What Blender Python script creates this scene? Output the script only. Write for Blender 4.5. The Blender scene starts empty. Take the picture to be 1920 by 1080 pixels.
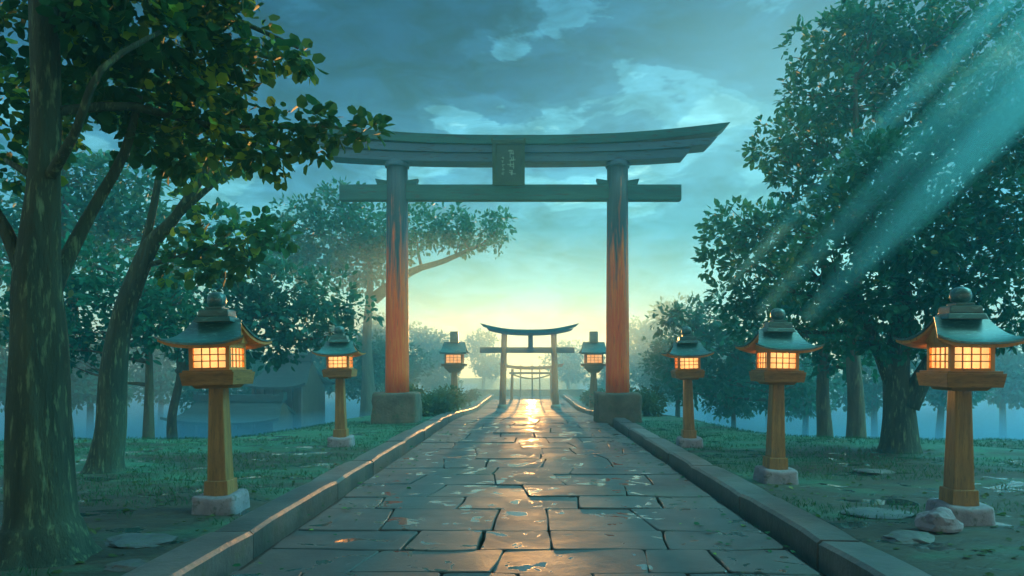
import bpy, bmesh, math, random
import numpy as np
from mathutils import Vector, Matrix, noise, Euler
rnd = random.Random(7)
R = math.radians
scn = bpy.context.scene
COL = scn.collection
F, CX, HY, EYE = 1300.0, 990.0, 690.0, 1.7      # focal length in photo pixels, vanishing point, eye height

def W(px, py, D):
    """pixel of the 1920 px photograph + distance -> world point"""
    return Vector(((px-CX)/F*D, D, EYE-(py-HY)/F*D))
def X(px, D): return (px-CX)/F*D

def sm(v, a, b):
    t = min(1, max(0, (v-a)/(b-a))); return t*t*(3-2*t)
def ground_z(x, y):
    z = -2.3*sm(abs(x+0.3), 5.6, 10.5)*sm(y, 16.2, 23.5)
    z += -0.43*sm(y, 21, 37) * (1-sm(abs(x), 5.6, 10))
    z += -1.9*sm(y, 52, 60) * (1-sm(abs(x), 5.6, 10))
    if abs(x) > 3.1:
        k = sm(abs(x), 3.1, 4.2)
        z += k*(0.05*noise.noise(Vector((x*.35, y*.35, 0)))+0.02*noise.noise(Vector((x*1.3, y*1.3, 4))))
    else:
        z -= 0.28
    return z

# ------------------------------------------------------------------ node helpers
class NT:
    def __init__(s, tree): s.t = tree; tree.nodes.clear()
    def n(s, typ, **kw):
        nd = s.t.nodes.new('ShaderNode'+typ)
        ins = kw.pop('ins', {})
        for k, v in kw.items(): setattr(nd, k, v)
        for k, v in ins.items():
            if hasattr(v, 'is_output') or isinstance(v, bpy.types.NodeSocket): s.t.links.new(v, nd.inputs[k])
            else:
                if isinstance(v, (tuple, list)) and len(v) == 3 and nd.inputs[k].type == 'RGBA': v = (*v, 1)
                nd.inputs[k].default_value = v
        return nd
    def l(s, a, b): s.t.links.new(a, b)
    def math(s, op, a, b=0.0, c=None, clamp=False):
        ins = {0: a, 1: b}
        if c is not None: ins[2] = c
        return s.n('Math', operation=op, use_clamp=clamp, ins=ins).outputs[0]
    def ramp(s, fac, stops, interp='LINEAR'):
        r = s.n('ValToRGB', ins={0: fac}); cr = r.color_ramp; cr.interpolation = interp
        while len(cr.elements) < len(stops): cr.elements.new(0.5)
        for e, (p, c) in zip(cr.elements, stops):
            e.position = p; e.color = (*c, 1) if len(c) == 3 else c
        return r.outputs[0]
    def mix(s, fac, a, b, blend='MIX'):
        m = s.n('Mix', data_type='RGBA', blend_type=blend, ins={0: fac})
        for i, v in ((6, a), (7, b)):
            if isinstance(v, (tuple, list)): m.inputs[i].default_value = (*v, 1) if len(v) == 3 else v
            else: s.l(v, m.inputs[i])
        return m.outputs[2]
    def maprange(s, v, a, b, c=0.0, d=1.0, smooth=False):
        m = s.n('MapRange', clamp=True, ins={0: v, 1: a, 2: b, 3: c, 4: d})
        if smooth: m.interpolation_type = 'SMOOTHSTEP'
        return m.outputs[0]

def noise_tex(t, vec, scale, detail=4, rough=.55, dist=0.0, out=0):
    return t.n('TexNoise', ins={'Vector': vec, 'Scale': scale, 'Detail': detail, 'Roughness': rough, 'Distortion': dist}).outputs[out]

def material(name, build):
    m = bpy.data.materials.new(name); m.use_nodes = True
    t = NT(m.node_tree); out = t.n('OutputMaterial')
    sh = build(t)
    t.l(sh, out.inputs[0]); return m

def pbr(t, col, rough=.7, bump=None, bstr=.3, bdist=.02, spec=.5, metallic=0.0):
    ins = {'Base Color': col, 'Roughness': rough, 'Specular IOR Level': spec, 'Metallic': metallic}
    if bump is not None:
        ins['Normal'] = t.n('Bump', ins={'Strength': bstr, 'Distance': bdist, 'Height': bump}).outputs[0]
    return t.n('BsdfPrincipled', ins=ins).outputs[0]

def mottled(name, c1, c2, scale=3, rough=.75, bscale=25, bstr=.4, bdist=.01, c3=None, stretch=(1, 1, 1), spec=.4, island=0.0, detail=6):
    def b(t):
        tc = t.n('TexCoord').outputs['Object']
        v = t.n('Mapping', ins={'Vector': tc, 'Scale': stretch}).outputs[0]
        n1 = noise_tex(t, v, scale, detail, .6, .3)
        f = t.maprange(n1, .35, .65)
        col = t.mix(f, c1, c2)
        n2 = noise_tex(t, v, scale*3.7, 5, .6)
        if c3: col = t.mix(t.maprange(n2, .55, .68), col, c3)
        if island:
            ri = t.n('NewGeometry').outputs['Random Per Island']
            col = t.mix(1.0, col, t.n('CombineColor', ins={0: t.math('MULTIPLY_ADD', ri, island, 1-island/2), 1: t.math('MULTIPLY_ADD', ri, island, 1-island/2), 2: t.math('MULTIPLY_ADD', ri, island, 1-island/2)}).outputs[0], 'MULTIPLY')
        n3 = noise_tex(t, v, bscale, 8, .65)
        return pbr(t, col, rough, n3, bstr, bdist, spec)
    return material(name, b)

M = {}
M['wood'] = mottled('warm_weathered_wood', (.19, .105, .04), (.30, .17, .06), 3, .55, 14, .5, .008, c3=(.12, .08, .04), stretch=(6, 6, .6))
M['wood_tray'] = mottled('warm_wood_tray', (.20, .10, .035), (.32, .17, .06), 3, .55, 14, .5, .006, c3=(.12, .07, .03), stretch=(.8, .8, 7))
M['eave_wood'] = mottled('orange_eave_wood', (.42, .19, .055), (.50, .25, .08), 2.5, .6, 14, .4, .004, c3=(.22, .10, .04), stretch=(1, 7, 1))
M['copper_roof'] = mottled('verdigris_copper_roof', (.018, .085, .095), (.035, .14, .14), 3.5, .33, 22, .35, .006, c3=(.08, .24, .23), stretch=(.8, 2.2, 2.2), spec=.6)
M['plinth'] = mottled('violet_grey_stone', (.17, .16, .20), (.26, .25, .30), 4, .75, 14, .8, .02, c3=(.10, .12, .12))
M['block'] = mottled('rough_torii_footing_stone', (.075, .07, .055), (.15, .14, .11), 1.6, .8, 8, .9, .04, c3=(.07, .10, .06))
M['torii_beam'] = mottled('blue_green_weathered_beam', (.018, .105, .125), (.03, .16, .17), 1.2, .6, 9, .5, .015, c3=(.05, .075, .09), stretch=(.5, 2, 3))
M['torii_blue'] = mottled('slate_blue_beam', (.045, .11, .20), (.06, .15, .24), 1.2, .6, 9, .5, .015, c3=(.05, .06, .085), stretch=(.5, 2, 3))
M['plaque_frame'] = mottled('dark_green_plaque_frame', (.02, .06, .05), (.035, .09, .07), 4, .5, 20, .5, .006)
M['plaque_face'] = mottled('dark_plaque_face', (.03, .07, .06), (.045, .09, .08), 4, .6, 20, .4, .004)
M['glyph'] = mottled('pale_plaque_strokes', (.22, .38, .34), (.28, .45, .40), 6, .6, 20, .2, .002)
M['red_wood'] = mottled('faded_red_wood', (.62, .16, .05), (.72, .26, .08), 1.5, .6, 14, .4, .01, c3=(.18, .10, .08), stretch=(4, 4, .5))
M['grey_wood'] = mottled('grey_brown_wood', (.10, .085, .08), (.16, .13, .12), 2, .7, 14, .4, .01, stretch=(4, 4, .5))
M['gate_beam'] = mottled('grey_purple_beam', (.13, .10, .10), (.19, .15, .15), 1.5, .6, 14, .4, .01, stretch=(.5, 3, 3))
M['old_stone'] = mottled('pale_old_stone', (.24, .23, .18), (.34, .32, .24), 3, .8, 12, .6, .02, c3=(.16, .18, .11))
M['rope'] = mottled('straw_rope', (.30, .22, .12), (.40, .30, .16), 8, .9, 60, .5, .01)
M['bark'] = mottled('green_brown_bark', (.018, .042, .034), (.048, .085, .060), 2.2, .85, 7, 1.0, .05, c3=(.13, .22, .13), stretch=(2.6, 2.6, .45))
M['bark_far'] = mottled('dark_bark', (.05, .055, .04), (.10, .11, .07), 1.5, .85, 5, .9, .05, c3=(.13, .16, .09), stretch=(2.5, 2.5, .4))
M['shrine_roof'] = mottled('slate_shrine_roof', (.025, .05, .055), (.045, .08, .085), 2, .5, 10, .4, .02, stretch=(1, 4, 4))
M['shrine_wall'] = mottled('shrine_boards', (.07, .05, .035), (.11, .08, .05), 2, .7, 10, .4, .01, stretch=(4, 4, .6))
M['wall_stone'] = mottled('grey_garden_wall_stone', (.16, .17, .16), (.25, .26, .24), 2, .8, 6, .8, .03)
M['rock'] = mottled('flat_field_stone', (.07, .08, .09), (.13, .14, .15), 4, .7, 12, .8, .02, c3=(.08, .11, .07))

def b_pillar(t):
    # vermilion low down, passing in streaks to blue-grey towards the top
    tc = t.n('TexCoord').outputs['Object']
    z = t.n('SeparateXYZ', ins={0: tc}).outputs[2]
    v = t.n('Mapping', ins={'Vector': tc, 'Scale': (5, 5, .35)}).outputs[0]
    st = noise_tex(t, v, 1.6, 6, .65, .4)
    fade = t.math('ADD', t.maprange(z, 2.2, 8.8), t.math('MULTIPLY', t.math('SUBTRACT', st, .5), 1.5))
    mask = t.maprange(fade, .30, .62)
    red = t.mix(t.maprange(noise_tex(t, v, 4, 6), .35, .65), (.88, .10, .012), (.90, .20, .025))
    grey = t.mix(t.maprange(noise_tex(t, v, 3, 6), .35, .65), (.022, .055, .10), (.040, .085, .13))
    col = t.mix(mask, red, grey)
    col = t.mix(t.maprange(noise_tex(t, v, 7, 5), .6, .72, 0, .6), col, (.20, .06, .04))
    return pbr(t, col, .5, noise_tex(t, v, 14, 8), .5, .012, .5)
M['pillar'] = material('vermilion_grey_pillar', b_pillar)

def b_leaf(c1, c2, c3, thr=.86, trans=.35):
    def b(t):
        ri = t.n('NewGeometry').outputs['Random Per Island']
        tc = t.n('TexCoord').outputs['Object']
        big = noise_tex(t, tc, .55, 3)
        f = t.math('ADD', t.math('MULTIPLY', ri, .6), t.maprange(big, .35, .65, 0, .4))
        col = t.mix(f, c1, c2)
        yel = t.maprange(t.math('ADD', ri, t.math('MULTIPLY', t.math('SUBTRACT', big, .5), .9)), thr, thr+.08)
        col = t.mix(yel, col, c3)
        p = pbr(t, col, .6, spec=.18)
        tr = t.n('BsdfTranslucent', ins={0: t.mix(.5, col, (.06, .22, .07))}).outputs[0]
        return t.n('MixShader', ins={0: trans, 1: p, 2: tr}).outputs[0]
    return b
M['leaf_near'] = material('glossy_green_leaves', b_leaf((.008, .080, .045), (.030, .17, .060), (.24, .46, .05), .84))  # yellow-green share raised to paint lit clumps into the crown
M['leaf_mid'] = material('deep_green_leaves', b_leaf((.006, .10, .070), (.020, .20, .12), (.17, .26, .05), 1.0))
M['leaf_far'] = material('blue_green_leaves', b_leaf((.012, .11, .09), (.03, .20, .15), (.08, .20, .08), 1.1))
M['leaf_olive'] = material('olive_shrub_leaves', b_leaf((.06, .085, .03), (.10, .13, .045), (.20, .21, .07), 1.0))

def b_pane(t):
    tc = t.n('TexCoord').outputs['Object']
    n = noise_tex(t, tc, 5, 3)
    z = t.n('SeparateXYZ', ins={0: tc}).outputs[2]
    col = t.mix(t.maprange(n, .3, .7), (1.0, .40, .11), (1.0, .52, .19))
    xy = t.n('VectorMath', operation='MULTIPLY', ins={0: tc, 1: (1, 1, 0)}).outputs[0]
    rr = t.n('VectorMath', operation='LENGTH', ins={0: xy}).outputs['Value']
    e = t.n('Emission', ins={0: col, 1: t.maprange(rr, .20, .28, 1.15, .70)}).outputs[0]
    tr = t.n('BsdfTransparent', ins={0: (1, .85, .6)}).outputs[0]
    return t.n('MixShader', ins={0: .22, 1: e, 2: tr}).outputs[0]
M['pane'] = material('lit_paper_pane', b_pane)

def b_stone(t):
    tc = t.n('TexCoord').outputs['Object']
    ri = t.n('NewGeometry').outputs['Random Per Island']
    n1 = noise_tex(t, tc, 1.3, 7, .62, .5)
    col = t.mix(t.maprange(n1, .35, .65), (.032, .042, .048), (.080, .087, .09))
    col = t.mix(t.maprange(ri, 0, 1, 0, .55), col, (.10, .10, .095))
    col = t.mix(t.maprange(noise_tex(t, tc, .6, 5, .6), .55, .7, 0, .6), col, (.06, .085, .06))
    glint = t.maprange(noise_tex(t, t.n('Mapping', ins={'Vector': tc, 'Scale': (1, 1.0, 1)}).outputs[0], 2.6, 3, .55, .9), .60, .62)  # smooth patches put into the stone as stand-ins for dapples of light
    col = t.mix(glint, col, (.06, .07, .075))
    rough = t.math('MULTIPLY', t.maprange(noise_tex(t, tc, .9, 5, .6), .35, .65, .46, .66), t.math('MULTIPLY_ADD', glint, -.88, 1.0))
    bs = t.math('MULTIPLY_ADD', glint, -.375, .38)
    b = t.math('ADD', t.math('ADD', noise_tex(t, tc, 6, 8, .7), t.math('MULTIPLY', noise_tex(t, tc, 38, 5, .7), .35)), t.math('MULTIPLY', noise_tex(t, tc, 1.6, 3), 1.0))
    return pbr(t, col, rough, b, bs, .02, .55)
M['flag'] = material('glint_flagstone', b_stone)
M['kerb'] = mottled('kerb_stone', (.055, .065, .07), (.12, .12, .12), 1.6, .45, 9, .7, .02, c3=(.07, .09, .07), island=.4, spec=.6)
M['gutter'] = mottled('wet_dark_earth', (.012, .016, .018), (.025, .03, .028), 3, .6, 12, .6, .02)

def b_ground(t):
    tc = t.n('TexCoord').outputs['Object']
    v = t.n('Mapping', ins={'Vector': tc, 'Scale': (.55, 1.2, 1)}).outputs[0]
    n1 = noise_tex(t, v, .45, 7, .62, .4)
    n2 = noise_tex(t, v, 2.2, 7, .65, .6)
    y = t.n('SeparateXYZ', ins={0: tc}).outputs[1]
    col = t.mix(t.maprange(n2, .38, .62), (.030, .028, .020), (.065, .062, .045))
    moss = t.maprange(t.math('ADD', n1, t.maprange(y, 8, 17, -.08, .10)), .44, .58)
    mc = t.mix(t.maprange(n2, .4, .6), (.020, .095, .060), (.045, .17, .10))
    col = t.mix(moss, col, mc)
    b = t.math('ADD', noise_tex(t, v, 9, 8, .7), t.math('MULTIPLY', n2, 2.0))
    # smooth sky-reflecting patches, made up to stand for dappled light
    vw = t.n('Mapping', ins={'Vector': tc, 'Scale': (.7, 1.1, 1)}).outputs[0]
    glint = t.maprange(noise_tex(t, vw, 1.5, 4, .58, .8), .58, .60)
    col = t.mix(glint, col, (.03, .045, .045))
    rough = t.math('ADD', t.math('MULTIPLY', t.maprange(n2, .4, .6, .55, .85), t.math('SUBTRACT', 1.0, glint)), t.math('MULTIPLY', glint, .06))
    return pbr(t, col, rough, b, t.math('MULTIPLY_ADD', glint, -.795, .8), .05, .45)
M['ground'] = material('mossy_earth', b_ground)
M['grass'] = material('short_grass', b_leaf((.020, .08, .045), (.04, .14, .07), (.10, .18, .07), 1.1, .3))
M['hill'] = mottled('wooded_hill', (.05, .10, .07), (.09, .15, .10), .05, .9, .4, 1, 1.5)

SHAFTS = []
# ------------------------------------------------------------------ mesh helpers
def link(o, parent=None):
    COL.objects.link(o)
    if parent is not None: o.parent = parent
    return o
class MB:
    def __init__(s): s.v = []; s.f = []
    def add(s, vs, fs):
        k = len(s.v); s.v += [tuple(v) for v in vs]; s.f += [tuple(i+k for i in f) for f in fs]; return s
    def box(s, x0, x1, y0, y1, z0, z1, tx=1.0, ty=1.0, rot=None, at=(0, 0, 0)):
        cx, cy = (x0+x1)/2, (y0+y1)/2
        vs = []
        for z, a, b in ((z0, tx, ty), (z1, 1, 1)):     # tx/ty scale the BOTTOM
            for x, y in ((x0, y0), (x1, y0), (x1, y1), (x0, y1)):
                vs.append(Vector((cx+(x-cx)*a, cy+(y-cy)*b, z)))
        if rot: vs = [rot @ v for v in vs]
        vs = [v+Vector(at) for v in vs]
        return s.add(vs, [(3, 2, 1, 0), (4, 5, 6, 7), (0, 1, 5, 4), (1, 2, 6, 5), (2, 3, 7, 6), (3, 0, 4, 7)])
    def tube(s, pts, rad, n=10, flare=None, wob=0.0):
        pts = [Vector(p) for p in pts]; rings = []
        up = Vector((0.3, 1, 0)).normalized()
        for i, p in enumerate(pts):
            d = (pts[min(i+1, len(pts)-1)]-pts[max(i-1, 0)]).normalized()
            a = d.cross(up); 
            if a.length < .05: a = d.cross(Vector((1, 0, 0)))
            a.normalize(); b = d.cross(a).normalized()
            ring = []
            for k in range(n):
                th = 2*math.pi*k/n
                r = rad[i]
                if wob: r *= 1+wob*noise.noise(Vector((math.cos(th)*1.3+p.x, math.sin(th)*1.3+p.y, p.z*.35)))
                if flare: r *= 1+flare*math.exp(-i*1.1)*(.35+.65*abs(math.sin(th*2.5+.6)))
                ring.append(p+(a*math.cos(th)+b*math.sin(th))*r)
            rings.append(ring)
        vs = [v for r in rings for v in r]; fs = []
        for i in range(len(pts)-1):
            for k in range(n):
                k2 = (k+1) % n
                fs.append((i*n+k, i*n+k2, (i+1)*n+k2, (i+1)*n+k))
        fs.append(tuple(range(n))); fs.append(tuple(reversed([(len(pts)-1)*n+k for k in range(n)])))
        return s.add(vs, fs)
    def lathe(s, prof, n=20, at=(0, 0, 0)):
        vs = []; fs = []
        for r, z in prof:
            for k in range(n):
                th = 2*math.pi*k/n; vs.append((at[0]+r*math.cos(th), at[1]+r*math.sin(th), at[2]+z))
        m = len(prof)
        for i in range(m-1):
            for k in range(n):
                k2 = (k+1) % n; fs.append((i*n+k, i*n+k2, (i+1)*n+k2, (i+1)*n+k))
        fs.append(tuple(reversed(range(n)))); fs.append(tuple((m-1)*n+k for k in range(n)))
        return s.add(vs, fs)
    def sheet(s, grid, thick):
        """grid[i][j] of points -> closed slab, thickness downwards"""
        a, b = len(grid), len(grid[0]); top = [Vector(p) for r in grid for p in r]
        bot = [p-Vector((0, 0, thick)) for p in top]; N = a*b; fs = []
        for i in range(a-1):
            for j in range(b-1):
                q = (i*b+j, (i+1)*b+j, (i+1)*b+j+1, i*b+j+1)
                fs.append(q); fs.append(tuple(reversed([k+N for k in q])))
        edge = [i*b for i in range(a)]+[(a-1)*b+j for j in range(1, b)]+[i*b+b-1 for i in range(a-2, -1, -1)]+[j for j in range(b-2, 0, -1)]
        for k in range(len(edge)):
            p, q = edge[k], edge[(k+1) % len(edge)]; fs.append((q, p, p+N, q+N))
        return s.add(top+bot, fs)
    def build(s, name, mat, parent=None, bevel=0.0, smooth=False, seg=2, jitter=0.0, loc=None, cuts=0):
        bm = bmesh.new(); vs = [bm.verts.new(v) for v in s.v]
        for f in s.f:
            try: bm.faces.new([vs[i] for i in f])
            except ValueError: pass
        bmesh.ops.recalc_face_normals(bm, faces=bm.faces)
        if bevel:
            bmesh.ops.bevel(bm, geom=bm.edges[:], offset=bevel, segments=seg, affect='EDGES', profile=.6, clamp_overlap=True)
        if cuts: bmesh.ops.subdivide_edges(bm, edges=[e for e in bm.edges if e.calc_length() > .12], cuts=cuts, use_grid_fill=True)
        if jitter:
            for v in bm.verts: v.co += noise.noise_vector(v.co*3.1+Vector((jitter*70, 0, 0)))*jitter
        me = bpy.data.meshes.new(name); bm.to_mesh(me); bm.free()
        me.materials.append(mat)
        if smooth: me.polygons.foreach_set('use_smooth', [True]*len(me.polygons))
        o = bpy.data.objects.new(name, me); link(o, parent)
        if loc is not None: o.location = loc
        return o
def empty(name, loc, label, cat, group=None, rz=0, sc=1.0):
    e = bpy.data.objects.new(name, None); e.empty_display_size = .3; link(e)
    e.location = loc; e.rotation_euler = (0, 0, rz); e.scale = (sc,)*3
    tag(e, label, cat, group); return e
def tag(o, label, cat, group=None):
    o['label'] = label; o['category'] = cat
    if group: o['group'] = group
    return o
def copy_tree(o, parent=None):
    c = o.copy(); COL.objects.link(c); c.parent = parent
    for ch in [x for x in bpy.data.objects if x.parent == o]: copy_tree(ch, c)
    return c
def structure(o): o['kind'] = 'structure'; return o

# ------------------------------------------------------------------ sun and sky
AZ, EL = R(0.3), R(2.8)
sd = bpy.data.lights.new('sun', 'SUN'); sd.energy = 5.0; sd.angle = R(.6); sd.color = (1, .46, .12)
so = bpy.data.objects.new('sun', sd); link(so)
tosun = Vector((math.sin(AZ)*math.cos(EL), math.cos(AZ)*math.cos(EL), math.sin(EL)))
so.rotation_euler = tosun.to_track_quat('Z', 'Y').to_euler(); so.location = tosun*30
for (px_, py_, D, L, r) in ((1340, 560, 13.6, 12, .34), (1420, 590, 12.4, 11, .46), (1510, 600, 12.0, 11, .66), (1610, 510, 11.2, 9, .46), (1700, 450, 11.4, 8, .26)):
    SHAFTS.append((W(px_, py_, D), L, r))
BEAM = Vector((.70, .12, .70)).normalized()
# ------------------------------------------------------------------ leaves
LEAF = np.array([(0, 0, 0), (.30, .26, .05), (.68, .24, .03), (1, 0, -.06), (.68, -.24, .03), (.30, -.26, .05)])
LEAFB = np.array([(0, 0, 0), (.22, .40, .06), (.72, .36, .04), (1, 0, -.08), (.72, -.36, .04), (.22, -.40, .06)])
def leaf_mesh(name, pos, axis, nrm, size, mat, parent, shape=LEAF):
    n = len(pos)
    ax = axis/np.linalg.norm(axis, axis=1, keepdims=True)
    b = np.cross(nrm, ax); b /= np.maximum(1e-6, np.linalg.norm(b, axis=1, keepdims=True))
    c = np.cross(ax, b)
    L = shape[None, :, :]*size[:, None, None]
    v = pos[:, None, :]+L[:, :, 0:1]*ax[:, None, :]+L[:, :, 1:2]*b[:, None, :]+L[:, :, 2:3]*c[:, None, :]
    v = v.reshape(-1, 3).astype(np.float32)
    base = np.arange(n)[:, None]*6
    idx = np.concatenate([base+np.array([0, 1, 2, 3]), base+np.array([0, 3, 4, 5])], axis=1).reshape(-1).astype(np.int32)
    me = bpy.data.meshes.new(name)
    me.vertices.add(n*6); me.vertices.foreach_set('co', v.ravel())
    me.loops.add(n*8); me.loops.foreach_set('vertex_index', idx)
    me.polygons.add(n*2); me.polygons.foreach_set('loop_start', np.arange(n*2, dtype=np.int32)*4)
    try: me.polygons.foreach_set('loop_total', np.full(n*2, 4, dtype=np.int32))
    except Exception: pass
    me.update(calc_edges=True); me.materials.append(mat)
    o = bpy.data.objects.new(name, me); link(o, parent); return o
def foliage(name, clumps, size, mat, parent, rs, dens=1.0, flat=.75, shape=LEAF):
    """clumps: (x,y,z,r). Each clump is built of sprays, each spray a fan of leaves."""
    P, A, Nn, S = [], [], [], []
    for (x, y, z, r) in clumps:
        nsp = max(6, int(dens*24*(r/size)**2/9))
        u = rs.normal(size=(nsp, 3)); u /= np.linalg.norm(u, axis=1, keepdims=True)
        rr = r*(rs.uniform(.0, 1, nsp)**.45)*rs.uniform(.82, 1.12, nsp)
        cen = np.array([x, y, z])+u*rr[:, None]*np.array([1, 1, flat])
        k = 9
        cc = np.repeat(cen, k, axis=0); uu = np.repeat(u, k, axis=0)
        d = rs.normal(size=(nsp*k, 3))*.8+uu*.9; d[:, 2] -= .15
        d /= np.linalg.norm(d, axis=1, keepdims=True)
        pp = cc+d*rs.uniform(.1, 1.5, (nsp*k, 1))*size
        nn = rs.normal(size=(nsp*k, 3))*.55+np.array([0, 0, .8])+uu*.35
        P.append(pp); A.append(d); Nn.append(nn); S.append(size*rs.uniform(.5, 1.4, nsp*k))
    return leaf_mesh(name, np.concatenate(P), np.concatenate(A), np.concatenate(Nn), np.concatenate(S), mat, parent, shape)

def limb(mb, a, b, r0, r1, n=8, bend=.15, seg=6, seed=0):
    a, b = Vector(a), Vector(b); d = b-a; L = d.length
    off = noise.noise_vector(Vector((seed*3.3+1, 2.2, 7.7)))*L*bend; off.z = -abs(off.z)*.8
    pts = []; rad = []
    for i in range(seg+1):
        t = i/seg
        p = a+d*t+off*math.sin(math.pi*t)+noise.noise_vector(Vector((t*3+seed, seed*1.7, 0)))*L*.035*(t > 0)
        pts.append(p); rad.append(r0+(r1-r0)*t**.8)
    mb.tube(pts, rad, n, wob=.25)
    return pts
def resample(pts, rad, k):
    """Catmull-Rom through trunk points"""
    P = [Vector(p) for p in pts]; out = []; rr = []
    for i in range(len(P)-1):
        p0, p1, p2, p3 = P[max(i-1, 0)], P[i], P[i+1], P[min(i+2, len(P)-1)]
        for j in range(k):
            t = j/k
            out.append(.5*((2*p1)+(p2-p0)*t+(2*p0-5*p1+4*p2-p3)*t*t+(3*p1-p0-3*p2+p3)*t**3)); rr.append(rad[i]*(1-t)+rad[i+1]*t)
    out.append(P[-1]); rr.append(rad[-1]); return out, rr

def make_tree(name, base, trunk, clumps, leaf, mat, label, cat='tree', group=None, limbs=None, seed=1, dens=1.0, bark='bark', auto=True, flare=.8, shape=LEAF, flat=.75, wob=.25, nside=14):
    """trunk: list of (point, radius) world; clumps: list of (point, r) world; limbs: list of lists of (point, radius)"""
    b = Vector(base); t = empty(name, b, label, cat, group)
    mb = MB()
    pts, rad = resample([p for p, r in trunk], [r for p, r in trunk], 4)
    pts = [p-b for p in pts]; mb.tube(pts, rad, nside, flare=flare, wob=wob)
    nodes = [(p, r) for p, r in zip(pts, rad)][len(pts)//3:]
    for lb in limbs or []:
        q, rq = resample([p for p, r in lb], [r for p, r in lb], 3)
        q = [p-b for p in q]; mb.tube(q, rq, 9, wob=.2); nodes += list(zip(q, rq))[3:]
    if auto:
        for i, (c, r) in enumerate(clumps):
            c = Vector(c)-b
            cand = [n for n in nodes if n[0].z < c.z+.3] or nodes
            n0 = min(cand, key=lambda n: (n[0]-c).length+.4*max(0, n[0].z-c.z+.5))
            if (n0[0]-c).length < .3: continue
            q = limb(mb, n0[0], c, min(n0[1]*.6, .03+.05*(n0[0]-c).length), .012, 6, .15, 5, seed+i)
            for k in range(3):
                e = c+Vector((rnd.uniform(-1, 1), rnd.uniform(-1, 1), rnd.uniform(-.3, .8)))*r*.8
                limb(mb, q[3], e, .02+.01*r, .006, 5, .1, 3, seed+i*5+k)
    mb.build('trunk', M[bark], t, smooth=True)
    rs = np.random.RandomState(seed)
    foliage('crown', [(*(Vector(c)-b), r) for c, r in clumps], leaf, M[mat], t, rs, dens, flat, shape)
    return t

# ------------------------------------------------------------------ ground
def axis_vals(lim0, lim1, fine0, fine1, step, grow=1.18):
    v = [fine0]
    while v[-1] < fine1: v.append(v[-1]+step)
    s = step; a = v[-1]
    while a < lim1: s *= grow; a += s; v.append(min(a, lim1))
    s = step; a = v[0]; lo = []
    while a > lim0: s *= grow; a -= s; lo.append(max(a, lim0))
    return lo[::-1]+v
xs = axis_vals(-118, 118, -14, 14, .22); ys = axis_vals(-22, 135, 1.5, 26, .22, 1.12)
vs = [(x, y, ground_z(x, y)+(0.9*sm(y, 60, 120)*noise.noise(Vector((x*.04, y*.04, 0)))) ) for y in ys for x in xs]
nx = len(xs); fs = [(j*nx+i, j*nx+i+1, (j+1)*nx+i+1, (j+1)*nx+i) for j in range(len(ys)-1) for i in range(nx-1)]
g = MB(); g.v = vs; g.f = fs
structure(g.build('ground', M['ground'], smooth=True))

# hills round the far side
hb = MB(); N = 90
rows = []
for k, (d, hh) in enumerate(((96, -2.6), (102, 2.5), (108, 5.2), (114, 6.4))):
    r = []
    for i in range(N+1):
        x = -115+230*i/N
        h = hh*.55*(1+.55*noise.noise(Vector((x*.045+3, 1.3, 0)))+.25*noise.noise(Vector((x*.16, 5.3, 0)))) if hh > 0 else hh
        h *= (.02+1.2*min(1, max(0, abs(x+2)-14)/60)) if hh > 0 else 1
        r.append(Vector((x, d+4*noise.noise(Vector((x*.05, k, 0))), h)))
    rows.append(r)
vv = [p for r in rows for p in r]
hb.add(vv, [(j*(N+1)+i, j*(N+1)+i+1, (j+1)*(N+1)+i+1, (j+1)*(N+1)+i) for j in range(3) for i in range(N)])
structure(hb.build('hills', M['hill'], smooth=True))

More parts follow.
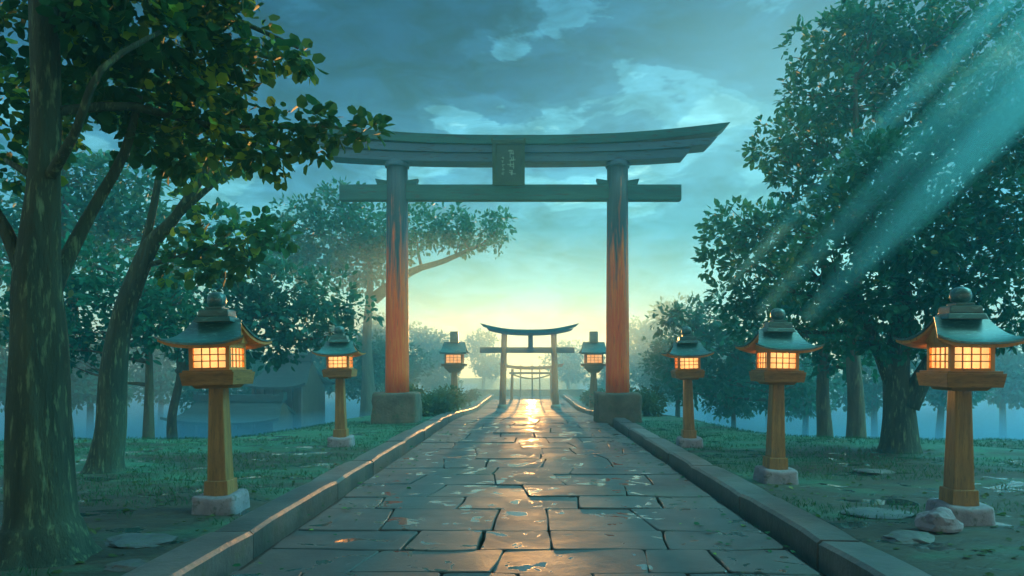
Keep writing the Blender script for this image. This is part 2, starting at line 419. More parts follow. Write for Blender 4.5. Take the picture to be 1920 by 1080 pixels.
# ------------------------------------------------------------------ stone path
PATH_END = 54.0
def path_z(y): return -0.43*sm(y, 21, 37)-1.9*sm(y, 52, 60)
pb = MB(); y = 2.0; r0 = None
def rowline(k, yb):
    return lambda x: yb+.10*noise.noise(Vector((x*.55, k*3.7, 0)))+.05*noise.noise(Vector((x*1.9, k*1.3, 9)))
k = 0; prev = rowline(0, y); 
while y < PATH_END:
    dpt = rnd.choice((.75, .95, 1.15, 1.45)) * (1 if y < 30 else 1.3); y2 = y+dpt; nxt = rowline(k+1, y2)
    x = -2.44; slant = 0
    cuts = [-2.44]
    while cuts[-1] < 2.44:
        cuts.append(cuts[-1]+rnd.uniform(.55, 1.5))
    if 2.44-cuts[-2] < .45: cuts = cuts[:-2]+[2.44]
    else: cuts[-1] = 2.44
    sl = [0]+[rnd.uniform(-.16, .16) for _ in cuts[1:-1]]+[0]
    for c in range(len(cuts)-1):
        xa, xb, sa, sb = cuts[c], cuts[c+1], sl[c], sl[c+1]
        gp = rnd.uniform(.006, .015)
        poly = []
        def edge(p, q, n):
            for i in range(n): poly.append((p[0]+(q[0]-p[0])*i/n, p[1]+(q[1]-p[1])*i/n))
        nseg = 5
        L = [(xa+gp-sa/2+(xb-xa-2*gp-(sb-sa)/2)*i/nseg) for i in range(nseg+1)]
        Rr = [(xa+gp+sa/2+(xb-xa-2*gp+(sb-sa)/2)*i/nseg) for i in range(nseg+1)]
        bot = [(xx, prev(xx)+gp) for xx in L]; top = [(xx, nxt(xx)-gp) for xx in Rr]
        # knock the corners off
        def corner(p, a, b, q):
            pv = Vector((*p, 0)); A = Vector((*a, 0)); B = Vector((*b, 0)); s_ = rnd.uniform(.015, .05)
            return [(pv+(A-pv).normalized()*s_)[:2], (pv+(A-pv).normalized()*s_*.3+(B-pv).normalized()*s_*.3)[:2], (pv+(B-pv).normalized()*s_)[:2]]
        ml = ((bot[0][0]+top[0][0])/2+rnd.uniform(-.02, .02), (bot[0][1]+top[0][1])/2)
        mr = ((bot[-1][0]+top[-1][0])/2+rnd.uniform(-.02, .02), (bot[-1][1]+top[-1][1])/2)
        poly = corner(bot[0], ml, bot[1], 0)+bot[1:-1]+corner(bot[-1], bot[-2], mr, 0)+[mr]+corner(top[-1], mr, top[-2], 0)+top[-2:0:-1]+corner(top[0], top[1], ml, 0)+[ml]
        cx_ = sum(p[0] for p in poly)/len(poly); cy_ = sum(p[1] for p in poly)/len(poly)
        tx, ty, dz = rnd.uniform(-.008, .008), rnd.uniform(-.008, .008), rnd.uniform(-.008, .01)
        n = len(poly)
        def zz(px_, py_): return path_z(py_)+dz+(px_-cx_)*tx+(py_-cy_)*ty
        ring0 = [(p[0], p[1], zz(*p)-.12) for p in poly]; ring1 = [(p[0], p[1], zz(*p)-.006) for p in poly]
        ring2 = []
        for p in poly:
            d = Vector((cx_-p[0], cy_-p[1], 0)); d.normalize(); ring2.append((p[0]+d.x*.010, p[1]+d.y*.010, zz(*p)+.002))
        fs = []
        for i in range(n):
            j = (i+1) % n; fs += [(i, j, n+j, n+i), (n+i, n+j, 2*n+j, 2*n+i)]
        fs.append(tuple(2*n+i for i in range(n)))
        pb.add(ring0+ring1+ring2, fs)
    y = y2; prev = nxt; k += 1
structure(pb.build('path_paving', M['flag']))
gb = MB()
n = 60
gv = [(s*2.66, 1.0+(PATH_END-1.0)*i/n, path_z(1.0+(PATH_END-1.0)*i/n)-.12) for i in range(n+1) for s in (-1, 1)]
gb.add(gv, [(2*i, 2*i+1, 2*i+3, 2*i+2) for i in range(n)])
structure(gb.build('path_bed', M['gutter']))
for s, nm in ((-1, 'kerb'), (1, 'kerb')):
    kb = MB(); y = 1.2
    while y < PATH_END:
        L = rnd.uniform(1.6, 3.4); y2 = min(y+L, PATH_END+1)
        a0, a1, h = 2.62+rnd.uniform(-.015, .015), 3.04+rnd.uniform(-.03, .03), .16+rnd.uniform(-.012, .012)
        ny = 6; g_ = .012; vs = []; fs = []
        for i in range(ny+1):
            yy = y+g_+(y2-y-2*g_)*i/ny; z = path_z(yy); w = .012*noise.noise(Vector((yy*2, s*9, 0)))
            e = .02 if i in (0, ny) else 0
            for (xx, zz_) in ((a0+w, z-.2), (a0+w, z+h-.03-e), (a0+.035+w, z+h-e), (a1-.04+w, z+h-.008-e), (a1+w, z+h-.04-e), (a1+w, z-.2)):
                vs.append((s*xx, yy, zz_))
        for i in range(ny):
            for j in range(5): fs.append((i*6+j, i*6+j+1, (i+1)*6+j+1, (i+1)*6+j))
        fs += [tuple(range(6)), tuple(ny*6+j for j in range(6))]
        kb.add(vs, fs); y = y2
    structure(kb.build(nm, M['kerb']))

# ------------------------------------------------------------------ big torii
def curved_beam(mb, x0, x1, zb, zt, y0, y1, rise, n=24, endcut=0.0, yt=None, cx=0.0):
    """beam along x whose ends rise; endcut slants the end faces outwards at the top; y0,y1 bottom depth, yt top half extra"""
    vs = []; e = yt or 0
    for i in range(n+1):
        u = -1+2*i/n; x = (x0+x1)/2+(x1-x0)/2*u
        half = (x1-x0)/2; r = rise*abs(u)**2.6
        for (yy, zz, k) in ((y0, zb, -1), (y1, zb, -1), (y1+e, zt, 1), (y0-e, zt, 1)):
            xx = x+(endcut*u*abs(u)**6*(1 if k > 0 else 0))
            vs.append((xx, yy, zz+r))
    fs = []
    for i in range(n):
        for j in range(4): fs.append((i*4+j, i*4+(j+1) % 4, (i+1)*4+(j+1) % 4, (i+1)*4+j))
    fs += [(0, 1, 2, 3), (n*4+3, n*4+2, n*4+1, n*4)]
    mb.add(vs, fs)
TD = 22.0; TX = -.65
xl, xr = -3.50, 3.49
t = empty('torii_gate', (TX, TD, 0), 'huge torii gate of vermilion pillars fading to blue-green, on stone footings over the path', 'torii gate')
for px_ in (xl, xr):
    b = MB(); b.tube([(px_, 0, z) for z in (.90, 1.6, 3, 5, 7, 8.12)], [.375, .37, .36, .345, .335, .33], 40)
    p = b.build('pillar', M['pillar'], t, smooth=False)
    for f in p.data.polygons: f.use_smooth = len(f.vertices) == 4
    c = MB(); c.lathe([(.37, 0), (.385, .03), (.385, .12), (.37, .15), (.33, .2)], 36, (px_, 0, 8.05)); c.build('pillar_cap', M['torii_blue'], p, smooth=False)
    s = MB(); s.box(px_-.68, px_+.68, -.60, .60, -.25, .93, 1.04, 1.04); s.build('footing', M['block'], t, bevel=.10, seg=3, jitter=.06, smooth=True, cuts=5)
    for sg in (-1, 1):
        w = MB(); x0 = px_+sg*.30; x1 = px_+sg*.68
        a, c2 = min(x0, x1), max(x0, x1)
        vsx = [(x0, -.13, 7.50), (x1-sg*.06, -.13, 7.50), (x1, -.13, 7.68), (x0, -.13, 7.62)]
        vs = [Vector(v) for v in vsx]+[Vector((v[0], .13, v[2])) for v in vsx]
        w.add(vs, [(0, 1, 2, 3), (7, 6, 5, 4), (0, 4, 5, 1), (1, 5, 6, 2), (2, 6, 7, 3), (3, 7, 4, 0)])
        w.build('wedge', M['torii_beam'], t, bevel=.01)
b = MB(); b.box(-5.31, 5.50, -.15, .15, 6.99, 7.50); b.build('tie_beam', M['torii_beam'], t, bevel=.05)
b = MB(); curved_beam(b, -5.55, 5.55, 8.15, 8.42, -.33, .33, .16, endcut=.22); b.build('lower_lintel', M['torii_blue'], t, bevel=.012)
b = MB(); curved_beam(b, -5.85, 6.32, 8.42, 8.66, -.40, .40, .25, endcut=.24); b.build('lintel', M['torii_blue'], t, bevel=.015)
b = MB(); curved_beam(b, -6.05, 6.60, 8.66, 8.93, -.47, .47, .40, endcut=.34, yt=.05)
b.build('top_beam', M['torii_beam'], t, bevel=.015)
# tablet
pl = MB(); rot = Matrix.Rotation(R(7), 3, 'X')
for a in ((-.50, .50, -.06, .06, .56, .68), (-.50, .50, -.06, .06, -.68, -.56), (-.50, -.38, -.058, .058, -.56, .56), (.38, .50, -.058, .058, -.56, .56)):
    pl.box(*a, rot=rot, at=(.05, -.62, 8.02))
for sx in (-1, 1): pl.box(sx*.50-.03, sx*.50+.03, -.07, .05, .62, .74, rot=rot, at=(.05, -.62, 8.02))
fr = pl.build('name_tablet', M['plaque_frame'], t, bevel=.012)
pf = MB(); pf.box(-.38, .38, -.02, .04, -.56, .56, rot=rot, at=(.05, -.62, 8.02)); pf.build('tablet_board', M['plaque_face'], fr)
gl = MB(); rg = random.Random(3)
def glyph(gl, cx, cz, s):
    for q in range(7):
        h = rg.random() < .55
        ox, oz = rg.uniform(-.5, .5)*s*.6, rg.uniform(-.5, .5)*s*.8
        w_, h_ = (rg.uniform(.4, .9)*s, s*.10) if h else (s*.11, rg.uniform(.3, .8)*s)
        gl.box(cx+ox-w_/2, cx+ox+w_/2, -.032-.001*q, -.018, cz+oz-h_/2, cz+oz+h_/2, rot=rot, at=(.05, -.62, 8.02))
for i in range(4): glyph(gl, .10, .30-.2*i, .19)
for i in range(5): glyph(gl, -.17, .16-.12*i, .09)
gl.build('tablet_lettering', M['glyph'], fr)
br = MB(); br.box(-.10, .10, -.54, -.36, 7.55, 8.3, at=(.05, 0, 0)); br.build('tablet_bracket', M['torii_blue'], t)

# ------------------------------------------------------------------ middle torii
T2 = 37.0
t = empty('torii_gate', (X(992, T2), T2, path_z(T2)), 'small red torii gate with an upswept roof beam at the bright end of the path', 'torii gate')
for s in (-1, 1):
    b = MB(); b.tube([(s*(1.42-.10*z/3.9), 0, z) for z in (0, 1, 2, 3, 3.99)], [.19, .175, .165, .16, .155], 20, flare=0)
    b.build('pillar', M['red_wood'], t, smooth=True)
    b = MB(); b.lathe([(.25, -.05), (.27, .02), (.26, .14), (.20, .18)], 20, (s*1.42, 0, 0)); b.build('pillar_foot', M['old_stone'], t)
b = MB(); b.box(-2.62, 2.42, -.12, .12, 2.93, 3.24); b.build('tie_beam', M['gate_beam'], t, bevel=.02)
b = MB(); b.box(-.13, .13, -.09, .09, 3.24, 3.95, at=(.08, 0, 0)); b.build('centre_strut', M['gate_beam'], t, bevel=.01)
b = MB(); curved_beam(b, -2.15, 2.25, 3.86, 4.00, -.16, .16, .26, endcut=.12); b.build('lintel', M['gate_beam'], t, bevel=.01)
b = MB(); curved_beam(b, -2.45, 2.50, 4.00, 4.17, -.22, .22, .34, endcut=.16, yt=.03); b.build('top_beam', M['torii_beam'], t, bevel=.01)

# ------------------------------------------------------------------ far torii with rope
T3 = 46.0; z3 = path_z(T3)
t = empty('torii_gate', (X(997, T3), T3, z3), 'farthest and lowest torii gate, thin and pale, between the pillars of the small one', 'torii gate')
for s in (-1, 1):
    b = MB(); b.tube([(s*(1.34-.06*z/2), 0, z) for z in (0, 1, 2.05)], [.10, .095, .09], 14); b.build('pillar', M['red_wood'], t, smooth=True)
b = MB(); curved_beam(b, -2.0, 2.0, 2.02, 2.24, -.2, .2, .20, endcut=.16, yt=.02); b.build('top_beam', M['red_wood'], t, bevel=.01)
b = MB(); b.box(-1.5, 1.5, -.07, .07, 1.72, 1.86); b.build('tie_beam', M['gate_beam'], t, bevel=.01)
b = MB(); pts = [(-1.28+2.56*i/16, -.16, 1.72-.28*(1-((i-8)/8)**2)) for i in range(17)]; b.tube(pts, [.05]*17, 8); 
rp = tag(b.build('sacred_rope', M['rope'], None, smooth=True), 'thin straw rope sagging under the beam of the farthest torii', 'rope'); rp.location = (X(997, T3), T3, z3)
for i, (px_, lab) in enumerate(((976, 'left'), (998, 'middle'), (1012, 'right'))):
    b = MB(); b.tube([(0, 0, -.1), (0, 0, 1.1), (rnd.uniform(-.03, .03), 0, 2.35)], [.06, .05, .045], 8)
    b.box(-.11, .11, -.05, .05, 2.2, 2.28)
    o = b.build('post', M['grey_wood'], smooth=False, loc=(X(px_, 50), 50, path_z(50)))
    tag(o, f'{lab} one of three slender posts standing beyond the farthest torii', 'post', 'slender posts beyond the gates')
b = MB(); b.box(-4.2, 4.2, -.25, .25, -.7, .35)
b.box(-4.3, 4.3, -.3, .3, .35, .45)
tag(b.build('low_wall', M['old_stone'], bevel=.03, loc=(0.2, 55.5, path_z(55.5)+.75)), 'low brown wall closing the far end of the path behind the gates', 'wall')

# ------------------------------------------------------------------ lanterns
def roof_grid(hx_e, hx_r, hy, zr, ze, up, n=14, m=10, sgn=1, dz=0.0, grow=0.0):
    """one slope: ridge (y=0) to eave (y=hy), concave; corners of the eave swept up"""
    g = []
    for i in range(n+1):
        u = -1+2*i/n; row = []
        for j in range(m+1):
            v = j/m
            hx = hx_r+(hx_e-hx_r)*v**1.25
            z = ze+(zr-ze)*(1-v)**1.75 + up*(abs(u)**3)*(v**3)
            row.append(Vector((u*(hx+grow), sgn*(hy+grow)*v, z+dz)))
        g.append(row)
    return g
def make_lantern(label, loc):
    t = empty('wooden_lantern', loc, label, 'lantern', 'lit wooden lanterns along the path')
    b = MB(); b.box(-.25, .25, -.24, .24, -.06, .20, 1.05, 1.05)
    b.build('base_stone', M['plinth'], t, bevel=.055, seg=3, jitter=.045, smooth=True, cuts=3)
    b = MB(); b.box(-.138, .138, -.138, .138, .15, .37, 1.06, 1.06); b.build('post_collar', M['wood'], t, bevel=.012)
    b = MB(); b.box(-.086, .086, -.086, .086, .36, 1.47, 1.32, 1.32); b.build('post', M['wood'], t, bevel=.018)
    b = MB(); b.box(-.22, .22, -.22, .22, 1.455, 1.495, .85, .85); b.box(-.315, .315, -.315, .315, 1.495, 1.645, .93, .93); b.box(-.29, .29, -.29, .29, 1.645, 1.67)
    b.build('tray', M['wood_tray'], t, bevel=.006)
    b = MB()
    for sx in (-1, 1):
        for sy in (-1, 1): b.box(sx*.212-.024, sx*.212+.024, sy*.212-.024, sy*.212+.024, 1.67, 1.965)
    for s in (-1, 1):
        b.box(-.190, .190, s*.212-.018, s*.212+.018, 1.67, 1.70); b.box(-.190, .190, s*.212-.018, s*.212+.018, 1.925, 1.965)
        b.box(s*.212-.018, s*.212+.018, -.190, .190, 1.67, 1.70); b.box(s*.212-.018, s*.212+.018, -.190, .190, 1.925, 1.965)
    b.build('lamp_housing', M['eave_wood'], t, bevel=.003, seg=1)
    b = MB(); b.box(-.235, .235, -.235, .235, 1.965, 1.99); b.build('ceiling_board', M['eave_wood'], t)
    for q in range(4):
        rz = Matrix.Rotation(q*math.pi/2, 3, 'Z')
        w = MB(); w.add([rz @ Vector(v) for v in ((-.190, -.205, 1.70), (.190, -.205, 1.70), (.190, -.205, 1.925), (-.190, -.205, 1.925), (-.190, -.200, 1.70), (.190, -.200, 1.70), (.190, -.200, 1.925), (-.190, -.200, 1.925))],
                        [(0, 1, 2, 3), (7, 6, 5, 4), (0, 4, 5, 1), (1, 5, 6, 2), (2, 6, 7, 3), (3, 7, 4, 0)])
        wo = w.build('window', M['pane'], t)
        lt = MB()
        for i in range(1, 4): lt.box(-.190+.380*i/4-.006, -.190+.380*i/4+.006, -.219, -.207, 1.70, 1.925, rot=rz)
        for i in range(1, 3): lt.box(-.190, .190, -.2215, -.2095, 1.70+.225*i/3-.006, 1.70+.225*i/3+.006, rot=rz)
        lt.build('lattice', M['eave_wood'], wo)
    # roof
    rf = MB(); uf = MB()
    for sgn in (-1, 1):
        rf.sheet(roof_grid(.50, .29, .47, 2.27, 1.975, .085, sgn=sgn), .022)
        uf.sheet(roof_grid(.50, .29, .47, 2.27, 1.975, .085, sgn=sgn, dz=-.024, grow=-.02), .035)
    r = rf.build('roof', M['copper_roof'], t, smooth=False)
    for f in r.data.polygons: f.use_smooth = True
    r.data.set_sharp_from_angle(angle=R(35))
    uo = uf.build('eave_lining', M['eave_wood'], r); 
    for s in (-1, 1):
        gbm = MB(); gbm.add([(s*.26, -.27, 1.99), (s*.26, .27, 1.99), (s*.26, 0, 2.20), (s*.24, -.27, 1.99), (s*.24, .27, 1.99), (s*.24, 0, 2.20)], [(0, 1, 2), (5, 4, 3), (0, 3, 4, 1), (1, 4, 5, 2), (2, 5, 3, 0)])
        gbm.build('gable_board', M['eave_wood'], t)
    # finial
    f = MB(); f.box(-.20, .20, -.13, .13, 2.235, 2.30, 1.12, 1.2); f.box(-.17, .17, -.115, .115, 2.30, 2.385, 1.08, 1.08); f.box(-.10, .10, -.10, .10, 2.385, 2.42)
    fo = f.build('ridge_cap', M['copper_roof'], t, bevel=.014)
    k = MB(); k.lathe([(.055, 0), (.095, .018), (.108, .06), (.108, .10), (.095, .145), (.055, .17), (.01, .178)], 22, (0, 0, 2.42)); k.build('knob', M['copper_roof'], t, smooth=True)
    lamp(t, 1.82); return t
def lamp(t, z, power=100):
    ld = bpy.data.lights.new('lamp_flame', 'POINT'); ld.energy = power; ld.color = (1, .50, .17); ld.shadow_soft_size = .07
    o = bpy.data.objects.new('lamp_flame', ld); link(o, t); o.location = (0, 0, z)
def on_ground(px_, D): x = X(px_, D); return (x, D, ground_z(x, D))
spots = [(415, 8.25, 'nearest lantern left of the path, beside the big leaning trunks', 0),
         (640, 15.0, 'second lantern left of the path, small, in front of the shrine roofs', R(3)),
         (1797, 7.7, 'nearest lantern right of the path, largest, with a lumpy rock at its foot', R(-2)),
         (1453, 10.4, 'middle lantern right of the path, under the dark green tree', R(2)),
         (1292, 15.0, 'smallest wooden lantern right of the path, just beside the big torii footing', R(-3))]
proto = None
for px_, D, lab, rz in spots:
    loc = on_ground(px_, D); lab = 'lit wooden '+lab if not lab.startswith('smallest') else 'lit '+lab
    if proto is None: proto = make_lantern(lab, loc); o = proto
    else:
        o = copy_tree(proto); o['label'] = lab; o.location = loc
    o.rotation_euler = (R(rnd.uniform(-1, 1)), R(rnd.uniform(-1.4, 1.4)), rz)
proto.rotation_euler = (0, R(-1.2), 0)
# far tall lanterns
def make_tall(label, loc):
    t = empty('tall_lantern', loc, label, 'lantern', 'tall slender lanterns beyond the big torii'); t.scale = (1.16, 1.16, 1.06)
    b = MB(); b.lathe([(.30, -.1), (.28, .15), (.2, .22)], 14); b.build('base_stone', M['old_stone'], t)
    b = MB(); b.box(-.10, .10, -.10, .10, .2, 1.72, 1.7, 1.7); b.build('post', M['wood'], t, bevel=.012)
    b = MB(); b.box(-.30, .30, -.30, .30, 1.68, 1.84, .6, .6); b.box(-.36, .36, -.36, .36, 1.84, 1.95, .92, .92); b.box(-.47, .47, -.47, .47, 1.95, 2.06, .93, .93); b.build('tray', M['wood_tray'], t, bevel=.012)
    b = MB()
    for sx in (-1, 1):
        for sy in (-1, 1): b.box(sx*.31-.03, sx*.31+.03, sy*.31-.03, sy*.31+.03, 2.06, 2.47)
    for s in (-1, 1):
        b.box(-.28, .28, s*.31-.02, s*.31+.02, 2.06, 2.10); b.box(-.28, .28, s*.31-.02, s*.31+.02, 2.43, 2.47)
        b.box(s*.31-.02, s*.31+.02, -.28, .28, 2.06, 2.10); b.box(s*.31-.02, s*.31+.02, -.28, .28, 2.43, 2.47)
    b.build('lamp_housing', M['eave_wood'], t)
    for q in range(4):
        rz = Matrix.Rotation(q*math.pi/2, 3, 'Z')
        w = MB(); w.box(-.28, .28, -.303, -.297, 2.10, 2.43, rot=rz); wo = w.build('window', M['pane'], t)
        lt = MB()
        for i in range(1, 4): lt.box(-.28+.56*i/4-.008, -.28+.56*i/4+.008, -.318, -.305, 2.10, 2.43, rot=rz)
        for i in range(1, 3): lt.box(-.28, .28, -.321, -.307, 2.10+.33*i/3-.008, 2.10+.33*i/3+.008, rot=rz)
        lt.build('lattice', M['eave_wood'], wo)
    rf = MB()
    for sgn in (-1, 1): rf.sheet(roof_grid(.54, .42, .54, 2.98, 2.52, .05, sgn=sgn), .04)
    rf.box(-.50, .50, -.50, .50, 2.47, 2.525)
    for s in (-1, 1):
        rf.add([(s*.42, -.40, 2.52), (s*.42, .40, 2.52), (s*.40, 0, 2.93), (s*.38, -.40, 2.52), (s*.38, .40, 2.52), (s*.36, 0, 2.93)], [(0, 1, 2), (5, 4, 3), (0, 3, 4, 1), (1, 4, 5, 2), (2, 5, 3, 0)])
    rf.build('roof', M['copper_roof'], t)
    b = MB(); b.box(-.16, .16, -.12, .12, 2.94, 3.42, 1.0, 1.0); b.build('ridge_block', M['copper_roof'], t, bevel=.02)
    lamp(t, 2.27, 30); return t
DL = 31.0
a = make_tall('tall slender lit lantern left of the far gates, seen just inside the left torii pillar', (X(852, DL), DL, path_z(DL)))
b2 = copy_tree(a); b2.location = (X(1113, DL), DL, path_z(DL)); b2['label'] = 'tall slender lit lantern half hidden behind the right torii pillar'

# loose rock at the foot of the right lantern, flat field stones
def rock(loc, sx, sy, sz, label, seed, mat='rock', group=None):
    bm = bmesh.new(); bmesh.ops.create_icosphere(bm, subdivisions=3, radius=1)
    for v in bm.verts:
        d = noise.noise(v.co*1.3+Vector((seed*7.1, 0, 0)))*.35+noise.noise(v.co*3+Vector((seed, 0, 0)))*.12
        v.co *= 1+d; v.co.x *= sx; v.co.y *= sy; v.co.z = max(v.co.z, -.5)*sz
    me = bpy.data.meshes.new('rock'); bm.to_mesh(me); bm.free(); me.materials.append(M[mat])
    o = bpy.data.objects.new('rock', me); link(o); o.location = loc; return tag(o, label, 'rock', group)
x, y, z = on_ground(1762, 7.15)
rock((x, y, z+.09), .20, .16, .14, 'pale lumpy rock leaning against the foot of the nearest right lantern', 1, 'plinth')
for px_, py_, s, lab in ((262, 1017, .34, 'flat pale stone lying in dark earth near the bottom left corner'),
                    (1705, 1012, .26, 'flat grey stone in the earth just left of the nearest right lantern'),
                    (1640, 962, .42, 'long flat stone in the earth between the two nearest right lanterns'),
                    (245, 1063, .2, 'small flat stone at the bottom left by the big tree roots'),
                    (1640, 885, .3, 'flat stone half sunk in the turf behind the middle right lantern')):
    D = EYE*F/(py_-HY); x = X(px_, D)
    rock((x, D, ground_z(x, D)+.004), s, s*.75, .05, lab, s*10, 'rock', 'flat field stones')

# ------------------------------------------------------------------ trees
def C(px_, py_, D, rpx): return (W(px_, py_, D), rpx/F*D)
# big near tree, left
D = 6.2; tb = W(88, 1080, 5.9); x0, y0 = tb.x, 6.0; z0 = ground_z(x0, y0)
def T(px_, py_, D, wpx): return (W(px_, py_, D), wpx/F*D)
base = Vector((X(82, D), D, z0))
trA = [(Vector((X(84, D), D, z0-.15)), .40), (Vector((X(82, D), D, z0+.25)), .30), T(80, 960, D, 53), T(72, 800, D, 46), T(72, 640, D, 42), T(68, 520, D, 38), T(84, 330, D, 27), T(88, 160, D, 25), T(84, 0, D, 24), T(90, -160, D, 18)]
A_limbs = [[T(80, 590, D, 20), T(118, 500, D+.3, 14), T(170, 400, D+.5, 10), T(232, 290, D+.6, 8), T(262, 180, D+.6, 5)],
           [T(60, 560, D, 18), T(10, 430, D, 12), T(-60, 320, D, 8)],
           [T(88, 340, D, 12), T(140, 250, D-.3, 8), T(190, 130, D-.4, 6), T(300, 60, D, 4)],
           [T(60, 330, D, 8), T(10, 300, D+.2, 4)],
           [T(86, 60, D, 14), T(220, -30, D+.4, 10), T(400, 20, D+1, 6), T(560, 90, D+1.4, 3)],
           [T(100, 210, D, 9), T(250, 200, D+.5, 8), T(420, 240, D+1, 6), T(600, 235, D+1.4, 4), T(675, 250, D+1.5, 2)]]
A_cl = [C(*c) for c in ((30, 60, 6.8, 90), (20, 190, 7.4, 100), (30, 320, 7.2, 45), (180, 40, 6.4, 95), (210, 160, 6.9, 90), (150, 110, 7.4, 90), (290, 60, 6.6, 85), (320, 150, 7.2, 85), (390, 40, 7.0, 75),
        (400, 120, 7.3, 70), (470, 100, 7.2, 48), (530, 110, 7.3, 34), (572, 115, 7.4, 18), (240, 250, 7.0, 60), (330, 235, 7.2, 70), (360, 290, 7.4, 55), (420, 250, 7.2, 50), (480, 265, 7.2, 48), (540, 235, 7.3, 42), (520, 300, 7.4, 36),
        (590, 240, 7.4, 36), (640, 250, 7.4, 27), (690, 245, 7.5, 16), (455, 50, 7.0, 38), (380, -60, 7, 110), (150, -60, 6.6, 120), (440, 180, 7.3, 26), (590, 275, 7.4, 20), (100, 230, 7.6, 60), (380, 200, 7.0, 45), (300, -10, 6.6, 60), (490, 285, 7.2, 40))]
make_tree('broadleaf_tree', base, trA, A_cl, .115, 'leaf_near', 'nearest and thickest tree at the left edge, its leafy branch reaching over the torii', limbs=A_limbs, seed=11, dens=.8, shape=LEAFB, nside=28, flare=1.0, auto=False)
# second left tree
D = 11.4; base = Vector((X(200, D), D, ground_z(X(200, D), D)))
trB = [(base+Vector((-.05, 0, -.15)), .30), (base+Vector((0, 0, .25)), .24), T(208, 800, D, 24), T(212, 700, D, 22), T(228, 600, D, 18), T(256, 520, D, 17), T(285, 455, D, 14), T(325, 410, D, 10), T(370, 345, D, 8), T(395, 300, D, 5)]
B_l = [[T(262, 500, D, 9), T(285, 400, D, 7), T(300, 320, D, 6), T(318, 240, D, 4)], [T(330, 408, D, 6), T(400, 345, D, 5), T(440, 320, D, 4)], [T(265, 500, D, 5), T(340, 480, D, 4), T(440, 450, D, 3)]]
B_cl = [C(*c) for c in ((400, 440, 11.4, 40), (360, 480, 11.5, 38), (450, 440, 11.2, 38), (500, 435, 11.2, 26), (525, 440, 11.2, 14), (420, 480, 11.4, 36), (330, 500, 11.6, 22), (465, 480, 11.3, 22), (380, 500, 11.4, 24), (300, 250, 11.5, 60), (370, 290, 11.2, 50), (340, 380, 11.8, 18), (440, 300, 11.2, 36), (250, 180, 11.6, 80))]
make_tree('broadleaf_tree', base, trB, B_cl, .15, 'leaf_near', 'slim forked tree leaning right behind the nearest left lantern', limbs=B_l, seed=21, dens=.85, shape=LEAFB, flare=1.3, auto=False)

def wtree(name, px_, D, top_py, rad, clumps, leaf, mat, label, seed, lean=0, group=None, dens=1.0, forks=(), bark='bark_far', tseg=None):
    x = X(px_, D); z = ground_z(x, D); base = Vector((x, D, z))
    top = W(px_+lean, top_py, D)
    h = top.z-z
    tr = [(base+Vector((0, 0, -.2)), rad*1.25), (base+Vector((0, 0, .12*h)), rad)]
    for k in (.3, .5, .7, .88, 1):
        p = base.lerp(top, k)+Vector((noise.noise(Vector((seed, k*3, 0)))*.06*h, noise.noise(Vector((seed+5, k*3, 0)))*.05*h, 0)); tr.append((p, rad*(1-.75*k)))
    return make_tree(name, base, tr, [C(*c) for c in clumps], leaf, mat, label, seed=seed, group=group, dens=dens, bark=bark, flare=.5,
                     limbs=[[T(*q) for q in f] for f in forks])
# right-hand side
wtree('broadleaf_tree', 1683, 14.3, 330, .33, [(1650, 330, 14, 85), (1600, 400, 13.6, 75), (1560, 470, 13.5, 65), (1500, 500, 13.4, 42), (1470, 545, 13.4, 30), (1700, 440, 13.5, 110), (1800, 380, 14, 110), (1870, 260, 14, 95), (1900, 130, 14.5, 80),
     (1620, 560, 13.6, 80), (1540, 570, 13.8, 55), (1720, 560, 13.8, 90), (1830, 520, 13.6, 110), (1920, 430, 13.5, 110), (1700, 300, 14.6, 60), (1640, 290, 14, 40), (1660, 640, 14, 50), (1580, 640, 14.4, 40), (1760, 640, 14.3, 50), (1900, 610, 13.5, 60), (1960, 250, 14.2, 120), (1800, 240, 15, 70), (1480, 620, 14, 32)],
     .145, 'leaf_mid', 'huge dark tree with a forked trunk between the middle and nearest right lanterns', 31, dens=1.15, bark='bark',
     forks=[[(1700, 760, 14.2, 22), (1740, 690, 14, 17), (1790, 620, 13.8, 11)], [(1672, 720, 14.3, 16), (1640, 640, 14.2, 12), (1600, 560, 14, 8)]])
wtree('broadleaf_tree', 1603, 18.5, 150, .22, [(1540, 90, 19, 65), (1600, 70, 19, 75), (1680, 70, 19, 95), (1780, 80, 19, 90), (1500, 170, 19, 38), (1560, 200, 19, 85), (1660, 190, 19, 110), (1490, 260, 18.5, 65), (1440, 290, 18.5, 40), (1560, 310, 18.5, 85), (1480, 330, 18.5, 45), (1760, 190, 19, 95), (1640, 20, 19, 60), (1850, 20, 19, 90), (1590, 400, 18.5, 60), (1520, 400, 18.5, 40)],
     .185, 'leaf_mid', 'tallest tree on the right, blue-green, its crown rising behind the dark one', 41, dens=.95)
wtree('broadleaf_tree', 1545, 20.5, 440, .24, [(1380, 420, 21, 52), (1350, 450, 21, 36), (1430, 440, 21, 55), (1490, 430, 21, 60), (1400, 490, 20.5, 52), (1340, 495, 21, 24), (1460, 510, 20.5, 60), (1420, 560, 20.5, 55), (1370, 560, 21, 36), (1480, 580, 20.5, 60), (1410, 610, 20.5, 40), (1540, 620, 20.5, 60), (1550, 690, 20.5, 26), (1600, 670, 20.5, 50)],
     .22, 'leaf_mid', 'mid-sized tree right of the torii, crown just above the middle right lantern', 51, dens=1.0)
